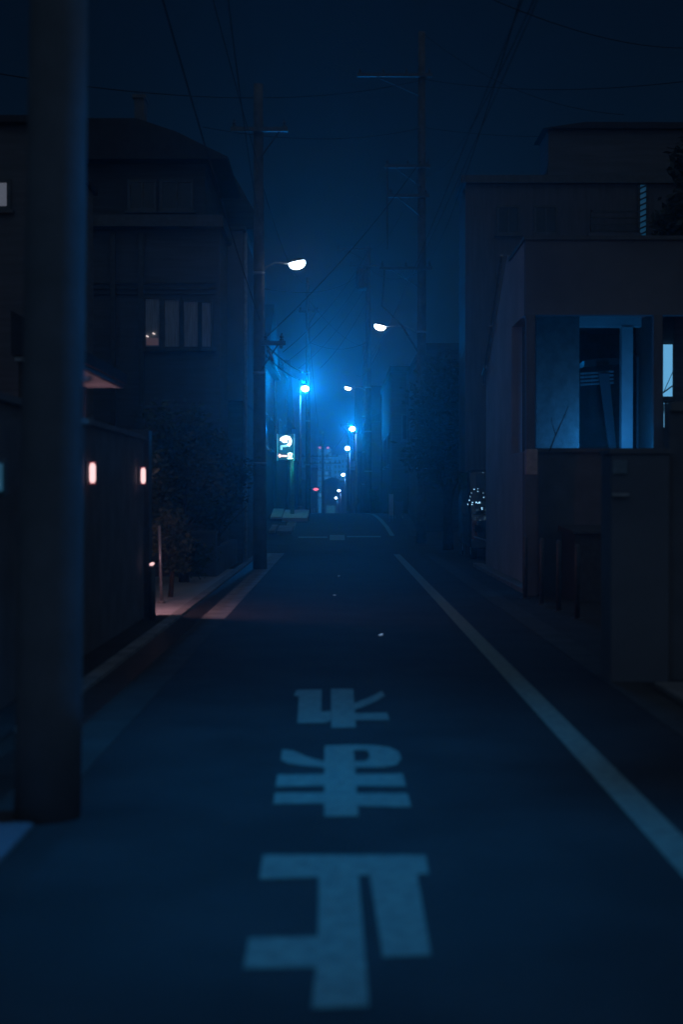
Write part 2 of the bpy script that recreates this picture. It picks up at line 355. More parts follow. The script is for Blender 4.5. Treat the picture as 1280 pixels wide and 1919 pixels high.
# ------------------------------------------------------------------ street lamps
BLUE = (.0, .28, 1.0)
def street_lamp(lx, d, lz, pxx, label, energy, own=True, size=.18, tilt=0.0, mat='lens', kind='SPOT', aim=(0, 0, -1), cone=165, fwd=0.0, lit=BLUE, py=None):
    py = d if py is None else py
    z0 = GZ(d); t = thing('street_lamp', (pxx, py, z0 if own else lz), label, 'street lamp', 'street lamps lining the street')
    s = 1 if lx > pxx else -1
    if own:
        b = MB(); b.tube([(pxx, d, z0-.05), (pxx, d, z0+1.0), (pxx, d, lz-.35)], [.075, .07, .05], 12); b.build('pole', 'steel', t, True)
        b = MB(); b.tube([(pxx, d, z0), (pxx, d, z0+.3)], .095, 12); b.build('base_sleeve', 'steel', t, True)
        arm = [(pxx, d, lz-.36), (pxx, d, lz-.12), (pxx+(lx-pxx)*.2, d, lz+.03), (pxx+(lx-pxx)*.45, d, lz+.08), (lx-s*size*.7, d, lz+.05-.1*math.sin(tilt*s))]
    else:
        arm = [(pxx, py, lz-.25), (pxx+(lx-pxx)*.15, py+(d-py)*.15, lz-.08), (pxx+(lx-pxx)*.4, py+(d-py)*.4, lz+.02), (lx-s*size*.7, d, lz+.02-size*.6*math.sin(tilt)*s)]
    b = MB(); b.tube(arm, .028 if own else .022, 8); b.build('arm', 'steel', t, True)
    b = MB(); b.ell((lx, d, lz+.012), (size*1.15, size*.66, size*.60), 18, 6, .34, 1, tilt); b.build('housing', 'darksteel', t, True)
    b = MB()
    if mat == 'lens_far': b.ell((lx, d, lz-size*.5), (size, size*.8, size*.8), 18, 10)
    else: b.ell((lx, d, lz), (size*1.02, size*.6, size*.72), 18, 9, -1, .3, tilt)
    b.build('lens', mat, t, True)
    light('lamp_light', kind, (lx, d-fwd, lz-size*.75), energy, lit, t, aim, cone)
    if kind == 'SPOT' and (mat == 'lens_far' or py != d): light('lamp_light', 'POINT', (lx, d-.05, lz-size*1.5), 55 if d == 56 else 18, lit, t)
    return t
# lamp whose pool lies on the lettering, above the frame on the near pole
first_lamp = street_lamp(-.35, 7.3, 5.9, xp+.1, 'street lamp on the closest concrete pole, over the road lettering', 590, own=False, size=.2, cone=57, aim=(.05, -.25, -1), lit=(.0, .33, 1.0), py=7.0)
light('lamp_light', 'SPOT', (-.35, 7.3, 5.75), 640, (.0, .33, 1.0), first_lamp, (.0, .40, -1), 52)
street_lamp(X(557, 30), 30, Z(494, 30), X(488, 30), 'largest lit lamp head, high on the slim dark pole', 26, own=False, size=.175, tilt=.20, cone=115)
street_lamp(X(712, 42), 42, Z(612, 42), X(786, 42), 'oval lit lamp head on the tall bare pole by the dark tree', 28, own=False, size=.17, tilt=-.22, cone=115)
street_lamp(X(652, 68), 68, Z(727, 68), X(689, 68), 'small oval lit lamp head low on the transformer pole', 24, own=False, size=.16, tilt=-.25, cone=120)
street_lamp(X(572, 56), 56, Z(725, 56), X(562, 56), 'lamp with the widest blue glow, on a thin steel post past the parking sign', 2700, size=.15, mat='lens_far', aim=(.03, -1, .22), cone=62, fwd=.25)
street_lamp(X(660, 76.5), 76.5, Z(801, 76.5), X(667.5, 76.5), 'glowing lamp on the tall thin post, first of the receding line', 1900, size=.16, mat='lens_far', aim=(0, -1, .22), cone=62, fwd=.25)
street_lamp(X(651, 93), 93, Z(838, 93), X(656, 93), 'glowing lamp just below and behind the first of the receding line', 500, size=.17, mat='lens_far', aim=(0, -1, .2), cone=62, fwd=.25)
street_lamp(X(643, 131), 131, Z(888, 131), X(647, 131), 'third lamp down the receding line, in front of the tower edge', 200, size=.17, mat='lens_far', aim=(0, -1, .2), cone=62, fwd=.25)
street_lamp(X(635, 174), 174, Z(918, 174), X(638.5, 174), 'fourth lamp down the receding line, above the far house door', 120, size=.18, mat='lens_far', aim=(0, -1, .2), cone=62, fwd=.25)
street_lamp(X(629.5, 204), 204, Z(932, 204), X(632.5, 204), 'lowest and most distant lamp of the receding line', 120, size=.18, mat='lens_far', aim=(0, -1, .2), cone=62, fwd=.25)

# ------------------------------------------------------------------ parking sign
ds = 50.0; sx0, sx1 = X(520, ds), X(551, ds); sz0, sz1 = Z(862, ds), Z(814, ds)
sx = X(549, ds)
t = thing('parking_sign', (sx, ds, GZ(ds)), 'glowing blue green parking sign box with a letter P on a post', 'parking sign')
b = MB(); b.tube([(sx, ds+.08, GZ(ds)-.1), (sx, ds+.08, sz1)], .045, 10); b.build('post', 'steel', t, True)
b = MB(); b.tube([(X(545, ds), ds+.1, GZ(ds)-.1), (X(545, ds), ds+.1, sz0)], .03, 10); b.build('post', 'steel', t, True)
b = MB(); b.box(sx0, sx1, ds, ds+.16, sz0, sz1, .01); pn = b.build('panel', 'sign_panel', t)
b = MB()
for a, c in ((sx0-.02, sx0+.012), (sx1-.012, sx1+.02)): b.box(a, c, ds-.01, ds+.17, sz0-.02, sz1+.02)
b.build('edge_trim', 'sign_edge', t)
def strokes(name, segs, mat, r, par):
    b = MB()
    for s in segs: b.tube([P(x, y, ds-.03) for x, y in s], r, 8)
    return b.build(name, mat, par, True)
arc = [(526.5, 826), (528, 822), (532, 820), (536, 819), (541, 820), (544, 825), (543.5, 831), (540, 835), (533, 836), (527, 836.5)]
strokes('letter_bowl', [arc[:8]], 'sign_white', .052, pn)
strokes('letter_fill', [[(529, 825), (533, 827), (538, 826)], [(531, 823), (538, 822)]], 'sign_white', .055, pn)
strokes('letter_stem', [arc[7:], [(527, 835), (527, 843)]], 'sign_soft', .035, pn)
strokes('indicator_bar', [[(525, 854.5), (538, 854.5)], [(525, 851), (522.5, 854), (525, 857)]], 'sign_pink', .032, pn)
strokes('vacancy_character', [[(539, 850), (548, 850)], [(543.5, 847.5), (543.5, 850)], [(541, 851), (539.5, 853)], [(546, 851), (547.5, 853)],
     [(540, 855), (547, 855)], [(543.5, 855), (543.5, 859)], [(538.5, 859), (548.5, 859)]], 'sign_green', .020, pn)
light('sign_light', 'POINT', P(544, 870, ds-.35), 5, (.0, .9, .55), t)
light('sign_light', 'POINT', P(534, 832, ds-.5), 6, (.05, .6, .8), t)

# ------------------------------------------------------------------ buildings
def window(par, x0, x1, z0, z1, y, facing='y', mat='glass', bars=1, out=-1, frame='frame', w=.06):
    """window on a wall plane: facing 'y' lies in x/z at distance y; facing 'x' lies in y/z at x=y"""
    e = .05*out
    def bx(b, a0, a1, c0, c1, t0, t1):
        lo, hi = min(t0, t1), max(t0, t1)
        if facing == 'y': b.box(a0, a1, lo, hi, c0, c1)
        else: b.box(lo, hi, a0, a1, c0, c1)
    b = MB(); bx(b, x0, x1, z0, z0+w, y, y+e); bx(b, x0, x1, z1-w, z1, y, y+e)
    bx(b, x0, x0+w, z0+w, z1-w, y, y+e); bx(b, x1-w, x1, z0+w, z1-w, y, y+e)
    for k in range(bars):
        c = x0+(x1-x0)*(k+1)/(bars+1); bx(b, c-.02, c+.02, z0+w, z1-w, y, y+e*.8)
    f = b.build('window', frame, par)
    b = MB(); bx(b, x0+w, x1-w, z0+w, z1-w, y+e*.1, y+e*.35); b.build('pane', mat, f)
    b = MB(); bx(b, x0-.05, x1+.05, z0-.05, z0-.003, y, y+e*2.2); b.build('sill', frame, f)
    return f
def house(label, side, d0, d1, xf, zt, wall='siding', depth=8, roof='flat', wins=(), cat='house', front_wins=(), name='house', lip=.25, step=None):
    """house whose street face stands at x=xf (side -1 left, +1 right)"""
    z0 = min(GZ(d0), GZ(d1))-.1; x0, x1 = (xf-depth, xf) if side < 0 else (xf, xf+depth)
    t = thing(name, ((x0+x1)/2, (d0+d1)/2, z0), label, cat, 'houses lining the street')
    b = MB(); b.box(x0, x1, d0, d1, z0, zt); b.build('wall', wall, t)
    b = MB()
    if roof == 'gable':        # ridge along the street
        xm = (x0+x1)/2; h = depth*.22
        b.prism([(x0-lip, zt+.01), (x1+lip, zt+.01), (x1+lip, zt+.12), (xm, zt+h+.12), (x0-lip, zt+.12)], 'y', d0-lip, d1+lip)
    elif roof == 'cross':      # ridge across the street
        ym = (d0+d1)/2; h = (d1-d0)*.25
        b.prism([(d0-lip, zt+.01), (d1+lip, zt+.01), (d1+lip, zt+.12), (ym, zt+h+.12), (d0-lip, zt+.12)], 'x', x0-lip, x1+lip)
    else:
        b.box(x0-.08, x1+.08, d0-.08, d1+.08, zt+.005, zt+.22)
    r = b.build('roof', 'rooftile', t)
    if roof != 'flat':
        b = MB(); xe = xf+(lip+.06)*(-side)*1
        b.tube([(xe, d0-lip, zt+.03), (xe, d1+lip, zt+.03)], .035, 8); b.build('rain_gutter', 'siding_dark', r)
    for (a, c, e, g) in wins: window(t, a, c, e, g, xf, 'x', out=-side, bars=1)
    for (a, c, e, g) in front_wins: window(t, a, c, e, g, d0, 'y', out=-1, bars=1)
    b = MB(); pxp = xf - side*.05; b.tube([(pxp, d1-.3, z0), (pxp, d1-.3, zt)], .04, 8); b.build('downpipe', 'frame', t)
    return t
# near left house with the row of curtained windows, facing us across its plot
dA = 30.5
hx0, hx1 = X(150, dA), X(412, dA)
t = thing('house', ((hx0-3+hx1)/2, dA+4, 0), 'large dark house with four narrow curtained panes behind the garden', 'house', 'houses lining the street')
b = MB(); b.box(hx0-5, hx1, dA, dA+9, -.05, Z(430, dA)); 
zr = Z(395, dA)
b.build('wall', 'siding', t)
b = MB(); b.box(hx0-5, hx1-.35, dA+.35, dA+3.6, Z(430, dA)+.25, Z(300, dA)); b.build('upper_wall', 'siding_dark', t)
b = MB(); b.box(hx0-5.1, hx1+.1, dA-.35, dA+9.1, Z(430, dA)+.003, Z(430, dA)+.247); b.build('cornice', 'frame', t)
b = MB(); zz = Z(300, dA)+.004
b.prism([(X(160, dA)-5.5, zz), (X(425, dA), zz-.0), (X(428, dA), Z(296, dA)), (X(330, dA), Z(248, dA)), (X(258, dA), Z(224, dA)), (X(160, dA)-5.5, Z(222, dA))], 'y', dA-.1, dA+4)
rf = b.build('roof', 'rooftile', t)
b = MB(); b.prism([(X(405, dA+4.2), Z(430, dA+4.2)), (X(480, dA+4.2), Z(430, dA+4.2)), (X(480, dA+4.2), Z(402, dA+4.2)), (X(440, dA+4.2), Z(330, dA+4.2)), (X(405, dA+4.2), Z(308, dA+4.2))], 'y', dA+4.2, dA+6); b.build('rear_wing', 'siding_dark', t)
b = MB(); b.box(X(240, dA), X(259, dA), dA+1, dA+1.5, Z(224, dA), Z(160, dA)); b.box(X(237, dA), X(262, dA), dA+.95, dA+1.55, Z(160, dA)+.003, Z(160, dA)+.08); b.build('chimney', 'block', rf)
for (a, c) in ((235, 290), (296, 360)): window(t, X(a, dA), X(c, dA), Z(390, dA), Z(330, dA), dA+.35, 'y', out=-1, bars=1)
for k, (a, c) in enumerate(((273, 299), (309, 336), (345, 371), (379, 395))):
    y1 = 560+k*2.5; f = window(t, X(a, dA)-.06, X(c, dA)+.06, Z(650, dA)-.06, Z(y1, dA)+.06, dA, 'y', mat='curtain', bars=0)
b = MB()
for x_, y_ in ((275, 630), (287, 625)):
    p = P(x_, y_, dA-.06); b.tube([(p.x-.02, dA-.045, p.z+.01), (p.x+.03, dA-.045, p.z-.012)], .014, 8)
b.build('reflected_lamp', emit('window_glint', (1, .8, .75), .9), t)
b = MB(); b.box(X(273, dA)+.02, X(299, dA)-.02, dA-.038, dA-.034, Z(650, dA)+.03, Z(634, dA)); b.build('lit_blind', emit('lit_blind_glow', (.34, .2, .24), .12, (.35, .3, .3)), t)
for k, x_ in enumerate((207, 260)):
    b = MB(); b.box(X(x_, dA), X(x_+10, dA), dA-.09, dA-.003, 0, Z(436, dA)); b.build('pilaster', 'frame', t)
b = MB()
for k in range(3): b.box(X(165, dA), X(405, dA), dA-.05, dA-.003, Z(532+k*10, dA), Z(529+k*10, dA))
b.build('string_course', 'frame', t)
# its balcony wing catching some light
d1 = 32.5
t = thing('balcony_block', (X(434, d1), d1+1, 0), 'narrow plain grey building end beside the slim pole', 'building')
b = MB(); b.box(X(413, d1), X(456, d1), d1, d1+4, Z(750, d1), Z(432, d1)); b.build('upper_wall', 'plaster2', t)
b = MB(); b.box(X(416, d1), X(454, d1), d1+.3, d1+4, -.05, Z(750, d1)-.003); b.build('lower_wall', 'siding', t)
b = MB(); b.box(X(409, d1), X(460, d1), d1-.1, d1+4.1, Z(432, d1)+.003, Z(425, d1)); b.build('coping', 'frame', t)
b = MB(); b.tube([(X(458, d1), d1+.3, 0), (X(458, d1), d1+.3, Z(432, d1))], .05, 8); b.build('downpipe', 'steel', t)
# near-left house, mostly outside the view
dB = 22.0
t = thing('house', (-8, dB+2.5, 0), 'dark flat topped house with one pale lit window at the picture edge', 'house', 'houses lining the street')
b = MB(); b.box(-12, X(70, dB), dB, dB+5, -.05, Z(235, dB)); b.build('wall', 'siding', t)
b = MB(); b.box(-12.2, X(78, dB), dB-.2, dB+5.2, Z(235, dB)+.004, Z(222, dB)); b.build('roof', 'rooftile', t)
f = window(t, X(-80, dB), X(22, dB), Z(395, dB), Z(336, dB), dB, 'y', mat='win_pale', bars=1)
# L2..L5 left row beyond the crossing
house('grey two storey house behind the parking sign', -1, 46.5, 55.5, -2.55, Z(690, 50), 'siding_dark', roof='cross', wins=((48, 50, 3.2, 4.4), (52, 54, 3.2, 4.4)))
house('flat roofed house beyond the pale concrete pole', -1, 58.5, 69, -2.55, 7.1, 'siding_dark', wins=((60, 62, 3.6, 4.8), (65, 67, 3.6, 4.8)))
house('gabled far house just left of the traffic signal', -1, 74, 88, -3.0, 5.6, 'siding_dark', roof='cross', wins=((76, 78, 2.6, 3.8),))
house('low far house under the red traffic signal', -1, 94, 112, -3.3, 3.9, 'siding_dark', roof='gable')
house('block of dark flats beside the thin far pole', -1, 160, 190, -4.2, 3.0, 'siding_dark')
house('tall narrow house seen between slim pole and plain building end', -1, 35.0, 37.8, -2.45, 6.6, 'siding_dark', roof='flat', depth=6)
# right row
house('two storey house beyond the tree and the tall bare pole', 1, 45.5, 56, 2.75, Z(690, 52), 'siding_dark', roof='flat', wins=((47, 49, 3.0, 4.3), (52, 54, 3.0, 4.3)), front_wins=((3.2, 4.6, 3.2, 4.4),))
house('taller flat roofed block behind the transformer pole', 1, 59, 73, 2.2, Z(700, 60), 'siding_dark', wins=((61, 63, 2.8, 4.2), (66, 68, 2.8, 4.2)), front_wins=((2.6, 3.6, 3.8, 4.9),))
house('gabled house beside the first glowing lamp of the receding line', 1, 79, 95, 1.75, 5.6, 'siding_dark', roof='gable')
house('far house behind the second receding lamp', 1, 100, 122, 1.5, 4.4, 'siding_dark', roof='cross')
house('distant house at the foot of the receding lamps', 1, 135, 165, 1.1, 3.6, 'siding_dark')

# upper right block behind the annex
dU = 36.0; xu = X(872, dU)
t = thing('apartment_block', (xu+5, dU+4, 0), 'tall dark block rising behind the pale annex with a stair window', 'building')
b = MB(); b.box(xu, xu+12, dU, 37.9, -.05, Z(345, dU)); b.build('wall', 'siding2', t)
b = MB(); b.box(X(1030, dU), xu+12, dU+.3, 37.8, Z(345, dU)+.204, Z(238, dU)); b.build('upper_wall', 'siding', t)
b = MB(); b.box(xu-.12, xu+12.1, dU-.15, 38.0, Z(345, dU)+.004, Z(345, dU)+.20); b.build('parapet', 'frame', t)
b = MB(); b.prism([(X(1018, dU), Z(238, dU)+.004), (xu+12.1, Z(238, dU)+.004), (xu+12.1, Z(228, dU)), (X(1098, dU), Z(226, dU))], 'y', dU+.1, 37.9); b.build('roof', 'rooftile', t)
f = window(t, X(1194, dU), X(1214, dU), Z(446, dU), Z(342, dU), dU, 'y', mat='win_blue_dim', bars=0)
b = MB()
for k in range(9):
    z = Z(446, dU)+.1+k*.145; x0_, x1_ = X(1196, dU), X(1212, dU)
    b.tube([(x0_, dU-.05, z-.03), (x1_, dU-.05, z+.07)], .022, 6)
b.build('louvre', 'frame', f)
b = MB()
for k in range(4): b.box(X(1100, dU), X(1190, dU), dU-.5, dU-.46, Z(440-k*12, dU), Z(437-k*12, dU))
b.box(X(1100, dU), X(1104, dU), dU-.5, dU-.46, Z(446, dU), Z(400, dU)); b.build('balcony_rail', 'frame', t)
b = MB(); b.box(X(1095, dU), X(1192, dU), dU-.6, dU-.003, Z(450, dU), Z(444, dU)); b.build('balcony_floor', 'plaster2', t)
for a in (930, 1000): window(t, X(a, dU), X(a+45, dU), Z(440, dU), Z(385, dU), dU, 'y', bars=1)

# ------------------------------------------------------------------ pale annex at the right
XW = 3.15; dF = 24.0
t = thing('annex', (XW+2, 27, 0), 'pale rendered annex with open blue lit porch and cut back end wall', 'building')
ZB, ZF, ZT = Z(840, dF), Z(590, dF), Z(450, dF)
wall = MB()   # street wall behind the porch corner, its far edge cut back
wall.prism([(25.9, -.05), (30.4, -.05), (30.4, Z(712, 30.3)), (26.6, Z(478, 26.6)), (25.9, ZT)], 'x', XW, XW+.2)
wall.box(XW, XW+.2, dF+.2, 25.897, -.05, ZB-.05); wall.box(XW, XW+.2, dF+.2, 25.897, ZF+.02, ZT)
wall.build('street_wall', 'plaster', t)
b = MB(); b.box(XW, 9.5, dF, dF+.197, ZF, ZT); b.build('fascia', 'plaster2', t)
b = MB(); b.box(XW+.202, 9.5, dF+.2, 30, ZF+.35, ZF+.5); b.build('ceiling', 'plaster2', t)
b = MB(); b.box(XW-.04, 9.5, dF-.05, 30.2, ZT+.003, ZT+.06)
b = MB(); b.box(XW-.03, 9.6, dF-.05, 26.2, ZT+.003, ZT+.07); b.build('coping', 'frame', t)
b = MB(); b.box(XW+.012, X(1003, dF), dF-.02, dF+.14, 0, ZF-.003); b.build('corner_post', 'siding2', t)
b = MB(); b.box(X(1225, dF), X(1241, dF), dF-.02, dF+.14, 0, ZF-.003); b.build('porch_post', 'siding2', t)
b = MB(); b.box(XW+.19, XW+.24, 24.75, 25.88, ZB-.04, ZF); b.build('light_baffle', 'siding', t)  # panel added to keep lamplight out of the side opening
b = MB(); b.box(X(1005, 26.2), X(1086, 26.2), 26.2, 26.4, 0, ZF+.34); b.build('inner_wall', 'inner_plaster', t)
b = MB(); b.box(X(1086, 27), X(1227, 27), 27, 27.2, Z(612, 27), Z(584, 27)); b.build('lintel', 'white_board', t)
b = MB(); b.box(X(1165, 27), X(1186, 27), 26.98, 27.2, 0, Z(612, 27)-.003); b.build('inner_post', 'white_board', t)
b = MB(); b.box(X(1075, 30), 9.5, 30, 30.2, 0, 5.6); b.build('back_wall', 'block', t)
b = MB(); b.prism([(27.25, 0), (29.9, 0), (29.9, Z(648, 29.9)), (27.25, Z(668, 27.25))], 'x', X(1192, 27.3), X(1192, 27.3)+.08); b.build('shutter_box', 'siding', t)
b = MB(); b.box(X(1190, 27.4), X(1224, 27.4), 27.4, 27.5, 0, Z(662, 27.4)); b.build('storm_shutter', 'siding2', t)
b = MB(); b.prism([(X(1090, 28.5), Z(690, 28.5)), (X(1158, 28.5), Z(684, 28.5)), (X(1158, 28.5), Z(672, 28.5)), (X(1090, 28.5), Z(678, 28.5))], 'y', 28.2, 29.9); b.build('small_eave', 'frame', t)
for k in range(4):
    b = MB(); b.tube([(X(1088, 28.1), 28.1, Z(700+k*7, 28.1)), (X(1150, 28.1), 28.1, Z(696+k*7, 28.1))], .022, 8); b.build('hanging_rail', 'curtain', t)
b = MB(); b.prism([(X(1122, 27.8), Z(700, 27.8)), (X(1142, 27.8), Z(700, 27.8)), (X(1157, 27.8), Z(850, 27.8)), (X(1143, 27.8), Z(850, 27.8))], 'y', 27.8, 27.85); b.build('leaning_panel', 'plaster2', t)
# bright window right of the porch post, in a wall running away
b = MB(); b.box(X(1238, 25.4), X(1243, 25.4), 25.4, 27.5, 0, ZF+.3); b.build('window_jamb', 'frame', t)
f = window(t, X(1239, 25.5), X(1265, 25.5), Z(745, 25.5), Z(642, 25.5), 25.6, 'y', mat='win_blue', bars=0, w=.025)
f = window(t, X(1243, 25.5), X(1256, 25.5), Z(803, 25.5), Z(752, 25.5), 25.6, 'y', mat='win_blue', bars=1, w=.02)
f = window(t, X(1243, 25.5), X(1258, 25.5), Z(850, 25.5), Z(812, 25.5), 25.6, 'y', mat='win_blue_dim', bars=0)
b = MB(); b.box(X(1266, 25.5), 9.4, 25.6, 25.8, 0, ZF+.3); b.build('side_panel', 'siding', t)
b = MB(); b.box(X(1243, 25.5), X(1266, 25.5), 25.66, 25.8, Z(640, 25.5), ZF+.3); b.build('transom', 'plaster2', t)
b = MB(); b.tube([(X(1240, 25.2), 25.2, Z(738, 25.2)), (X(1262, 25.2), 25.2, Z(722, 25.2))], .014, 6); b.tube([(X(1244, 25.2), 25.2, Z(735, 25.2)), (X(1264, 25.2), 25.2, Z(690, 25.2))], .007, 6); b.build('clothes_rail', 'frame', t)
b = MB(); b.tube([(XW-.05, 27.1, Z(470, 26.6)), (XW-.05, 30.3, Z(700, 30.3)), (XW-.05, 30.45, Z(720, 30.4))], .03, 8); b.build('verge_trim', 'steel', t)
b = MB(); b.tube([(XW-.09, 30.2, Z(703, 30.3)), (XW-.09, 29.6, Z(690, 29.8))], .03, 8); b.tube([(XW-.07, 29.0, Z(628, 29.0)), (XW-.07, 28.8, Z(612, 28.9))], .035, 8); b.build('rain_gutter', 'steel', t)
# unseen lamp added low behind the garden wall to light the porch
lp = P(1150, 868, 25.55)
tl = thing('porch_fill_lamp', (lp.x, lp.y, 0), 'unseen blue lamp added behind the dark porch wall', 'fill lamp')
b = MB(); b.tube([(lp.x, lp.y, 0), (lp.x, lp.y, lp.z-.1)], .03, 10); b.build('post', 'darksteel', tl, True)  # post of the added unseen lamp
b = MB(); b.ell((lp.x, lp.y, lp.z), (.09, .09, .10)); b.build('unseen_globe', 'win_blue', tl, True)
light('lamp_light', 'POINT', (lp.x, lp.y-.02, lp.z+.14), 46, (.02, .33, 1.0), tl, rad=.06)
lp = P(1252, 860, 25.2)
# dark garden wall with coping
t = thing('garden_wall', (4.2, 22.6, 0), 'high dark block wall closing the annex porch', 'wall')
b = MB(); b.box(2.92+.01, 7.5, 22.5, 22.66, -.05, Z(848, 22.5)); b.build('wall', 'block', t)
b = MB(); b.box(X(1000, 22.4), 7.5, 22.45, 22.72, Z(848, 22.5)+.003, Z(840, 22.5)); b.build('coping', 'siding', t)
t = thing('gatepost', (X(995, 22.2), 22.2, 0), 'slim gatepost with a pale tiled block on its top, by the annex corner', 'gatepost')
b = MB(); b.box(X(984, 22.2), X(1006, 22.2), 22.14, 22.34, 0, Z(890, 22.2)-.002); b.build('post', 'block', t)
b = MB(); b.box(X(986, 22.2), X(1007, 22.2), 22.12, 22.36, Z(890, 22.2), Z(842, 22.2), .012); b.build('cap', node_mat('pale_tile', (.5, .42, .40), (.35, .29, .27), 9), t)
# four short fence posts
for k, (x_, d_, top) in enumerate(((985, 21.6, 1003), (1016, 20.4, 1008), (1048, 19.2, 1012), (1083, 18.0, 1020))):
    xx = X(x_, d_); t = thing('guard_post', (xx, d_, 0), ['metal guard post farthest along, by the annex wall foot', 'second metal guard post from the annex wall',
        'third metal guard post from the annex wall, brightest edge', 'metal guard post nearest the tall gate pillar'][k], 'guard post', 'metal guard posts before the porch wall')
    b = MB(); zt = Z(top, d_); b.tube([(xx, d_, -.05), (xx, d_, zt-.03), (xx, d_, zt)], [.035, .035, .02], 12); b.build('tube', 'frame', t, True)
    b = MB(); b.tube([(xx, d_, 0), (xx, d_, .02)], .07, 12); b.build('foot_plate', 'darksteel', t, True)
# meter box & dark bin store behind posts
t = thing('storage_shed', (4.0, 21.0, 0), 'low black storage shed behind the metal guard posts', 'shed')
b = MB(); b.box(X(1060, 21.3)+.1, X(1060, 21.3)+1.3, 21.0, 22.2, 0, Z(1000, 21.0)); b.build('body', 'darksteel', t)
b = MB(); b.prism([(20.9, Z(1000, 21)+.003), (22.3, Z(1000, 21)+.003), (22.3, Z(1000, 21)+.1), (20.9, Z(1000, 21)+.04)], 'x', X(1060, 21.3)+.05, X(1060, 21.3)+1.35); b.build('lid', 'frame', t)
# tall gate pillar and wall near right
dG = 12.0
t = thing('gate_pillar', (X(1200, dG), dG, 0), 'broad smooth gate pillar with letterbox slot at the roadside', 'gate pillar')
b = MB(); b.box(X(1146, dG), X(1256, dG), dG, dG+.45, -.05, Z(842, dG)-.04, .01); b.build('pillar', 'plaster2', t)
b = MB(); b.box(X(1143, dG), X(1259, dG), dG-.02, dG+.47, Z(842, dG)-.037, Z(842, dG)); b.build('cap', 'block', t)
b = MB(); b.box(X(1148, dG), X(1176, dG), dG-.025, dG-.003, Z(888, dG), Z(862, dG), .004); b.build('intercom', node_mat('intercom_plastic', (.20, .26, .30), None, 12, .4, 0), t)
b = MB(); b.box(X(1147, dG), X(1178, dG), dG-.04, dG-.003, Z(930, dG), Z(924, dG)); b.build('letter_slot', 'steel', t)
t = thing('boundary_wall', (4.6, 12.2, 0), 'dark boundary wall running off from the gate pillar', 'wall')
b = MB(); b.box(X(1256, dG)+.02, 7, dG+.1, dG+.3, -.05, 2.3); b.build('wall', 'block', t)
b = MB(); b.box(X(1256, dG)+.02, 7, dG+.06, dG+.34, 2.303, 2.38); b.build('coping', 'concrete', t)
b = MB(); 
t = thing('wall_plinth', (2.95, 27, 0), 'low pale plinth along the foot of the annex wall', 'plinth')
b.box(2.93, XW-.01, 22.7, 31, -.02, .09, .01); b.build('plinth', 'concrete', t)

# ------------------------------------------------------------------ garden wall with two wall lamps, left
xg = -2.5
t = thing('garden_wall', (xg-.1, 13.5, 0), 'long dark wall beside the road carrying two rosy lamps', 'wall')
b = MB(); b.box(xg-.16, xg, 9.2, 18.2, -.05, 2.28); b.build('wall', 'block', t)
b = MB(); b.box(xg-.20, xg+.035, 9.15, 18.25, 2.283, 2.34); b.build('coping', 'block', t)
b = MB(); b.box(xg-.36, xg+.06, 18.25, 18.55, -.05, 2.42, .01); b.build('end_pier', 'darksteel', t)
for (x_, y0_, y1_, r_, lab) in ((173, 868, 905, .031, 'bigger rosy white upright wall lamp, nearer the thick pole'), (268, 877, 906, .030, 'smaller rosy white upright wall lamp, by the wall end')):
    d_ = 2665*(abs(xg)-.07)/(635-x_); lx = xg+.07; z0_, z1_ = Z(y1_, d_), Z(y0_, d_)
    t = thing('wall_lamp', (lx, d_, (z0_+z1_)/2), lab, 'wall lamp', 'rosy wall lamps on the dark wall')
    b = MB(); b.tube([(lx, d_, z0_), (lx, d_, z0_+.012), (lx, d_, z0_+.03), (lx, d_, z1_-.03), (lx, d_, z1_-.012), (lx, d_, z1_)], [.018, r_*.8, r_, r_, r_*.8, .018], 16); b.build('glass', 'warm', t, True)
    b = MB()
    b.tube([(lx, d_, z0_-.012), (lx, d_, z0_-.002)], r_*1.1, 16); b.tube([(lx, d_, z1_+.002), (lx, d_, z1_+.012)], r_*1.1, 16); b.build('rim', 'warm_rim', t, True)
    b = MB(); b.box(xg+.001, xg+.02, d_-.03, d_+.03, z0_-.02, z1_+.02); b.build('back_plate', 'darksteel', t)
# porch roof over the wall's end with lit soffit
dE0, dE1 = 15.7, 19.9
zE = Z(728, dE1)
t = thing('porch_roof', (-4.4, 18, 0), 'pent porch roof with a rosy lit underside behind the thick pole', 'porch')
xe = X(226, dE1)
b = MB(); b.box(-3.6, xe, 15.8, dE1, zE+.003, zE+.05); b.build('soffit', 'white_board', t)
b = MB(); b.box(xe+.003, xe+.05, 15.8, dE1, zE-.0, zE+.2); b.build('fascia', 'frame', t)
b = MB(); b.prism([(-3.62, zE+.06), (xe+.08, zE+.06), (xe+.08, zE+.2), (-3.62, zE+.55)], 'y', 15.7, dE1+.05); b.build('roof', 'rooftile', t)
for yy in (16.0, dE1-.2):
    b = MB(); b.box(-3.59, -3.5, yy-.07, yy+.07, 0, zE); b.build('post', 'wood', t)
ll = light('porch_fill_light', 'POINT', (-2.90, 18.78, 1.15), 38, (1.0, .50, .60), t, rad=.12)  # unseen lamp added behind the pier to light soffit and ground
b = MB(); b.tube([(-2.95, 18.62, 0), (-2.95, 18.62, 1.2), (-2.92, 18.7, 1.32)], .02, 8); b.ell((-2.90, 18.76, 1.34), (.09, .09, .03)); b.build('unseen_lantern', 'darksteel', t, True)
# end wall of the porch that cuts the light off at the near side
t = thing('screen_wall', (-3.6, 18.4, 0), 'dark screen wall across the plot under the porch roof', 'wall')
b = MB(); b.box(-6.0, xg-.37, 18.27, 18.5, -.05, 1.2); b.build('wall', 'block', t)
b = MB(); b.box(-6.0, xg-.37, 18.24, 18.53, 1.203, 1.25); b.build('coping', 'frame', t)
